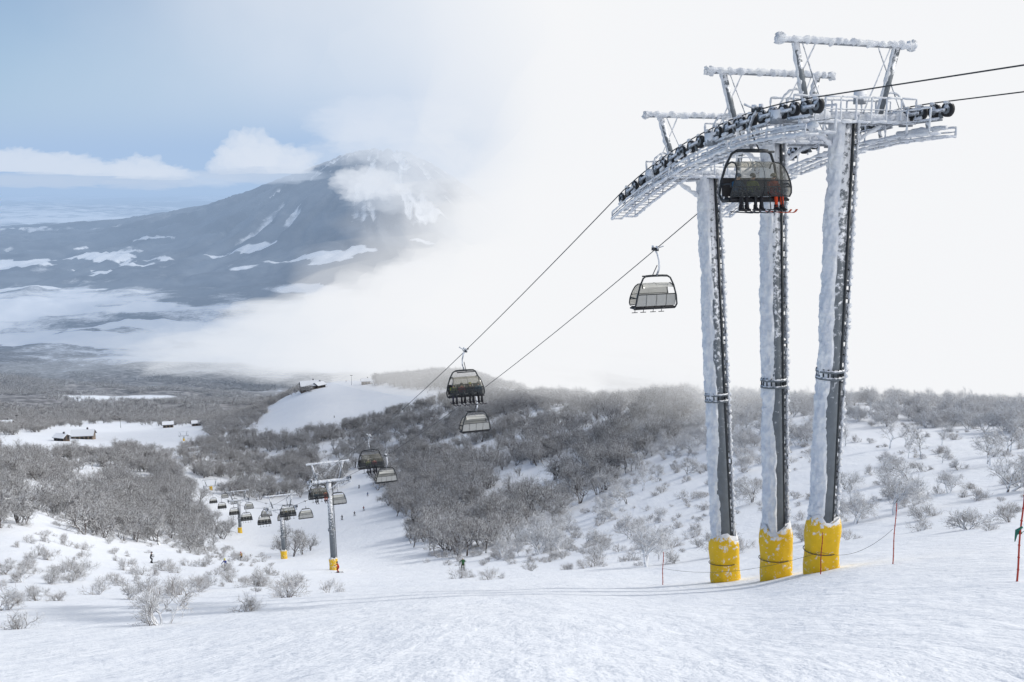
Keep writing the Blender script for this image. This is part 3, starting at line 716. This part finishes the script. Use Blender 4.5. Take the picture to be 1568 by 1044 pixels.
house('ski_lodge',474,582,17,11,5.2,0.35); house('ski_lodge',488,580,9,8,3.4,0.9,storeys=1)
house('lift_station',560,572,8,6,3.5,0.2,'wall2',1); house('lift_station',257,640,9,7,3.6,0.3,'wall2')
house('mountain_chalet',128,672,15,8,3.6,0.15,'wall2'); house('mountain_chalet',95,675,8,6,3.2,-.3,'wall'); house('mountain_chalet',300,634,8,6,3.2,0.4,'wall2'); house('mountain_chalet',8,655,12,8,4.2,0.2,'wall')
for px,py in ((538,572),(575,572),(185,655),(27,650)):
    Yh=ground_at(px,py,300,940); p=W(px,py,Yh); z0=Hs(p.x,p.y); e=empty('floodlight_mast',(p.x,p.y,z0)); mb=MB(); mb.path([(0,0,-.5),(0,0,9)],[.2,.12],8,0); mb.box((0,0,9),(1.1,0,0),(0,.15,0),(0,0,.15),0)
    for x in (-.8,0,.8): mb.box((x,-.25,9.3),(.3,0,0),(0,.15,0),(0,0,.25),0)
    add('mast',mb.mesh('mast',[M['dark']]),e)
# ------------------------------------------------------------------ cloud and haze : self-glowing homogeneous volumes, shaped by their meshes
def volmat(name,dens,col):
    m,nt,out=mat_new(name)
    ab=nt.nodes.new('ShaderNodeVolumeAbsorption'); ab.inputs['Color'].default_value=(0,0,0,1); ab.inputs['Density'].default_value=dens
    em=nt.nodes.new('ShaderNodeEmission'); em.inputs['Strength'].default_value=dens; em.inputs['Color'].default_value=(*col,1)  # emission stands in for light scattered inside cloud and haze
    ad=nt.nodes.new('ShaderNodeAddShader'); nt.links.new(ab.outputs[0],ad.inputs[0]); nt.links.new(em.outputs[0],ad.inputs[1]); nt.links.new(ad.outputs[0],out.inputs['Volume'])
    m.cycles.homogeneous_volume=True
    return m
WHITE=(0.915,0.925,0.945)
def prism(name,bot,top,mat):
    n=len(bot); me=bpy.data.meshes.new(name); me.from_pydata([tuple(p) for p in bot+top],[],[tuple(range(n))[::-1],tuple(range(n,2*n))]+[(i,(i+1)%n,n+(i+1)%n,n+i) for i in range(n)])
    me.materials.append(mat); return add(name,me)
hz=[(-26000,950),(-300,950),(-150,2200),(450,6000),(1600,14000),(7000,41000),(-26000,41000)]
prism('haze',[(x,y,-3400) for x,y in hz],[(x,y,650+y*0.01) for x,y in hz],volmat('aerial_haze',1/8500.,(0.40,0.55,0.78)))
def blob(name,c,s,mat,seed,amp=0.2,fr=1.4,flat=None,sub=4,ridge=0.35):
    iso=max(s[2],s[0]*0.3)
    bm=bmesh.new(); bmesh.ops.create_icosphere(bm,subdivisions=sub,radius=1.0)
    for v in bm.verts:
        p=v.co.copy(); q=Vector((p.x*s[0],p.y*s[1],p.z*s[2]))/iso*fr+Vector((seed*3.7,seed*1.3,seed*2.1))
        n=mnoise.fractal(q*0.6,0.9,2.0,4)
        b=1-abs(mnoise.noise(q*1.3))*1.2
        v.co=p*(1+amp*(n*0.8+b*ridge-0.15))
        if flat is not None and v.co.z<flat: v.co.z=flat+(v.co.z-flat)*0.12
    me=bpy.data.meshes.new(name); bm.to_mesh(me); bm.free(); me.materials.append(mat); me.polygons.foreach_set('use_smooth',[True]*len(me.polygons))
    o=add(name,me); o.location=c; o.scale=s; return o
def puff(name,px,py,Y,wpx,hpx,depth,mat,seed,amp=0.45,fr=1.6,flat=None,sub=4):
    return blob(name,W(px,py,Y),Vector((wpx/F*Y/2,depth,hpx/F*Y/2)),mat,seed,amp,fr,flat,sub)
for i,(k,r_,d_) in enumerate([(-0.16,2700,0.00022),(-0.07,2450,0.0005),(0.03,2150,0.0018)]):
    Yc=4100; blob('cloud_wall',(k*Yc+r_*0.98,Yc,150),(r_,1700,1150+100*i),volmat('cloud_wall_%d'%i,d_,WHITE),40+i,0.24,2.4)
RM=volmat('ridge_mist',0.0026,WHITE); RM2=volmat('ridge_mist_deep',0.006,WHITE)
blob('ridge_mist',(330,500,-60),(350,300,110),RM,61,0.25,1.8)
blob('ridge_mist',(260,300,-40),(260,120,70),RM,66,0.3,1.8)
blob('ridge_mist',(150,820,-90),(330,280,100),RM,62,0.3,1.8)
blob('ridge_mist',(420,800,-70),(420,330,120),RM2,63,0.25,1.8)
VF=volmat('valley_fog',0.0034,(.85,.875,.915)); VF2=volmat('valley_fog_top',0.0036,(.92,.93,.95)); VT=volmat('valley_fog_thin',0.0010,(.78,.83,.90))  # lit fog painted by glow colour: upper puffs whiter, lower ones greyer
for i,(px,py,Y,wp,hp,dp,mt_) in enumerate([(520,508,2700,380,90,420,VF),(395,530,2500,320,44,330,VF),(330,520,2800,300,40,260,VT),(660,480,2900,330,130,500,VF2),(710,430,3100,240,110,400,VF2),(630,550,2100,420,75,300,VF),(800,500,2500,340,200,500,VF2),
    (480,480,3000,240,44,260,VF2),(130,572,2300,380,26,200,VT),(770,370,4300,230,120,500,VT)]):
    puff('valley_fog',px,py,Y,wp,hp,dp,mt_,i+1,0.6)
CU=volmat('cumulus_lit_top',0.008,(.94,.945,.96)); CB=volmat('cumulus_shade_base',0.004,(.64,.70,.80)); CW=volmat('cloud_wisp',0.0018,(.86,.89,.94))  # sunlit tops and shaded undersides painted as white and grey glow
for i,(px,py,Y,wp,hp,dp,mt_,fl) in enumerate([(385,232,6200,80,60,150,CU,-.7),(430,250,6000,100,48,150,CU,-.6),(355,250,6300,60,50,130,CU,-.6),(410,268,6000,170,24,170,CB,None),
    (215,262,6900,80,40,170,CU,-.5),(250,268,6900,80,26,150,CU,-.5),(230,280,6800,150,20,170,CB,None),
    (20,250,7300,120,44,200,CU,-.5),(95,256,7300,110,38,200,CU,-.5),(155,262,7200,80,26,160,CU,-.5),(70,276,7200,240,22,230,CB,None),(-90,250,7300,160,44,220,CU,-.5),(320,274,7000,120,22,180,CW,None),
    (565,282,5500,100,46,160,CU,None),(610,305,5400,130,40,190,CW,None),(500,235,6000,90,36,150,CW,None),(590,215,5900,170,60,300,CW,None),(600,185,6300,240,70,350,CW,None),(650,250,5600,150,90,300,CW,None),(540,190,6300,130,50,250,CW,None)]):
    puff('cumulus_cloud' if mt_ is CU else 'cloud_bank',px,py,Y,wp,hp,dp,mt_,i+21,0.6,2.4,fl,5 if mt_ is CU else 4)  # cloud_bank includes the grey slabs painting shade under the cumulus
# ------------------------------------------------------------------ world
w=bpy.data.worlds.new('World'); scene.world=w; w.use_nodes=True; nt=w.node_tree; nt.nodes.clear()
out=nt.nodes.new('ShaderNodeOutputWorld'); sky=nt.nodes.new('ShaderNodeTexSky'); sky.sky_type='NISHITA'; sky.sun_disc=False
SUN_EL=math.radians(34); SUN_AZ=math.radians(74)
sky.sun_elevation=SUN_EL; sky.sun_rotation=SUN_AZ; sky.altitude=1000; sky.dust_density=0.4
tc=nt.nodes.new('ShaderNodeTexCoord'); s=sepz(nt,tc.outputs['Generated'])
n=noise(nt,tc.outputs['Generated'],3.2,5,0.5)
k=math_(nt,'ADD',s[0],math_(nt,'MULTIPLY',math_(nt,'SUBTRACT',n,0.5),0.34)); k=math_(nt,'ADD',k,math_(nt,'MULTIPLY',s[2],-0.2))
f=mapr(nt,k,-0.50,-0.06,0.0,1.0)
skc_=mixc(nt,1.0,sky.outputs[0],(0.92,0.98,1.05),'MULTIPLY')
b1_=nt.nodes.new('ShaderNodeBackground'); nt.links.new(skc_,b1_.inputs[0]); b1_.inputs[1].default_value=0.108
b2_=nt.nodes.new('ShaderNodeBackground'); b2_.inputs[0].default_value=(0.93,0.938,0.955,1); b2_.inputs[1].default_value=1.0
mx=nt.nodes.new('ShaderNodeMixShader'); nt.links.new(f,mx.inputs[0]); nt.links.new(b1_.outputs[0],mx.inputs[1]); nt.links.new(b2_.outputs[0],mx.inputs[2]); nt.links.new(mx.outputs[0],out.inputs[0])
sd=Vector((math.sin(SUN_AZ)*math.cos(SUN_EL),math.cos(SUN_AZ)*math.cos(SUN_EL),math.sin(SUN_EL)))
l=bpy.data.lights.new('sun','SUN'); l.energy=2.1; l.angle=math.radians(2.5); l.color=(1,0.96,0.9)
o=bpy.data.objects.new('sun',l); scene.collection.objects.link(o); o.rotation_euler=(-sd).to_track_quat('-Z','Y').to_euler(); o.location=(60,20,80)
cam=bpy.data.cameras.new('camera'); cam.lens=35; cam.sensor_width=36; cam.clip_start=0.1; cam.clip_end=200000
o=bpy.data.objects.new('camera',cam); scene.collection.objects.link(o); o.rotation_euler=(math.pi/2-P,0,0); scene.camera=o
scene.view_settings.view_transform='Standard'; scene.view_settings.look='None'; scene.view_settings.exposure=0
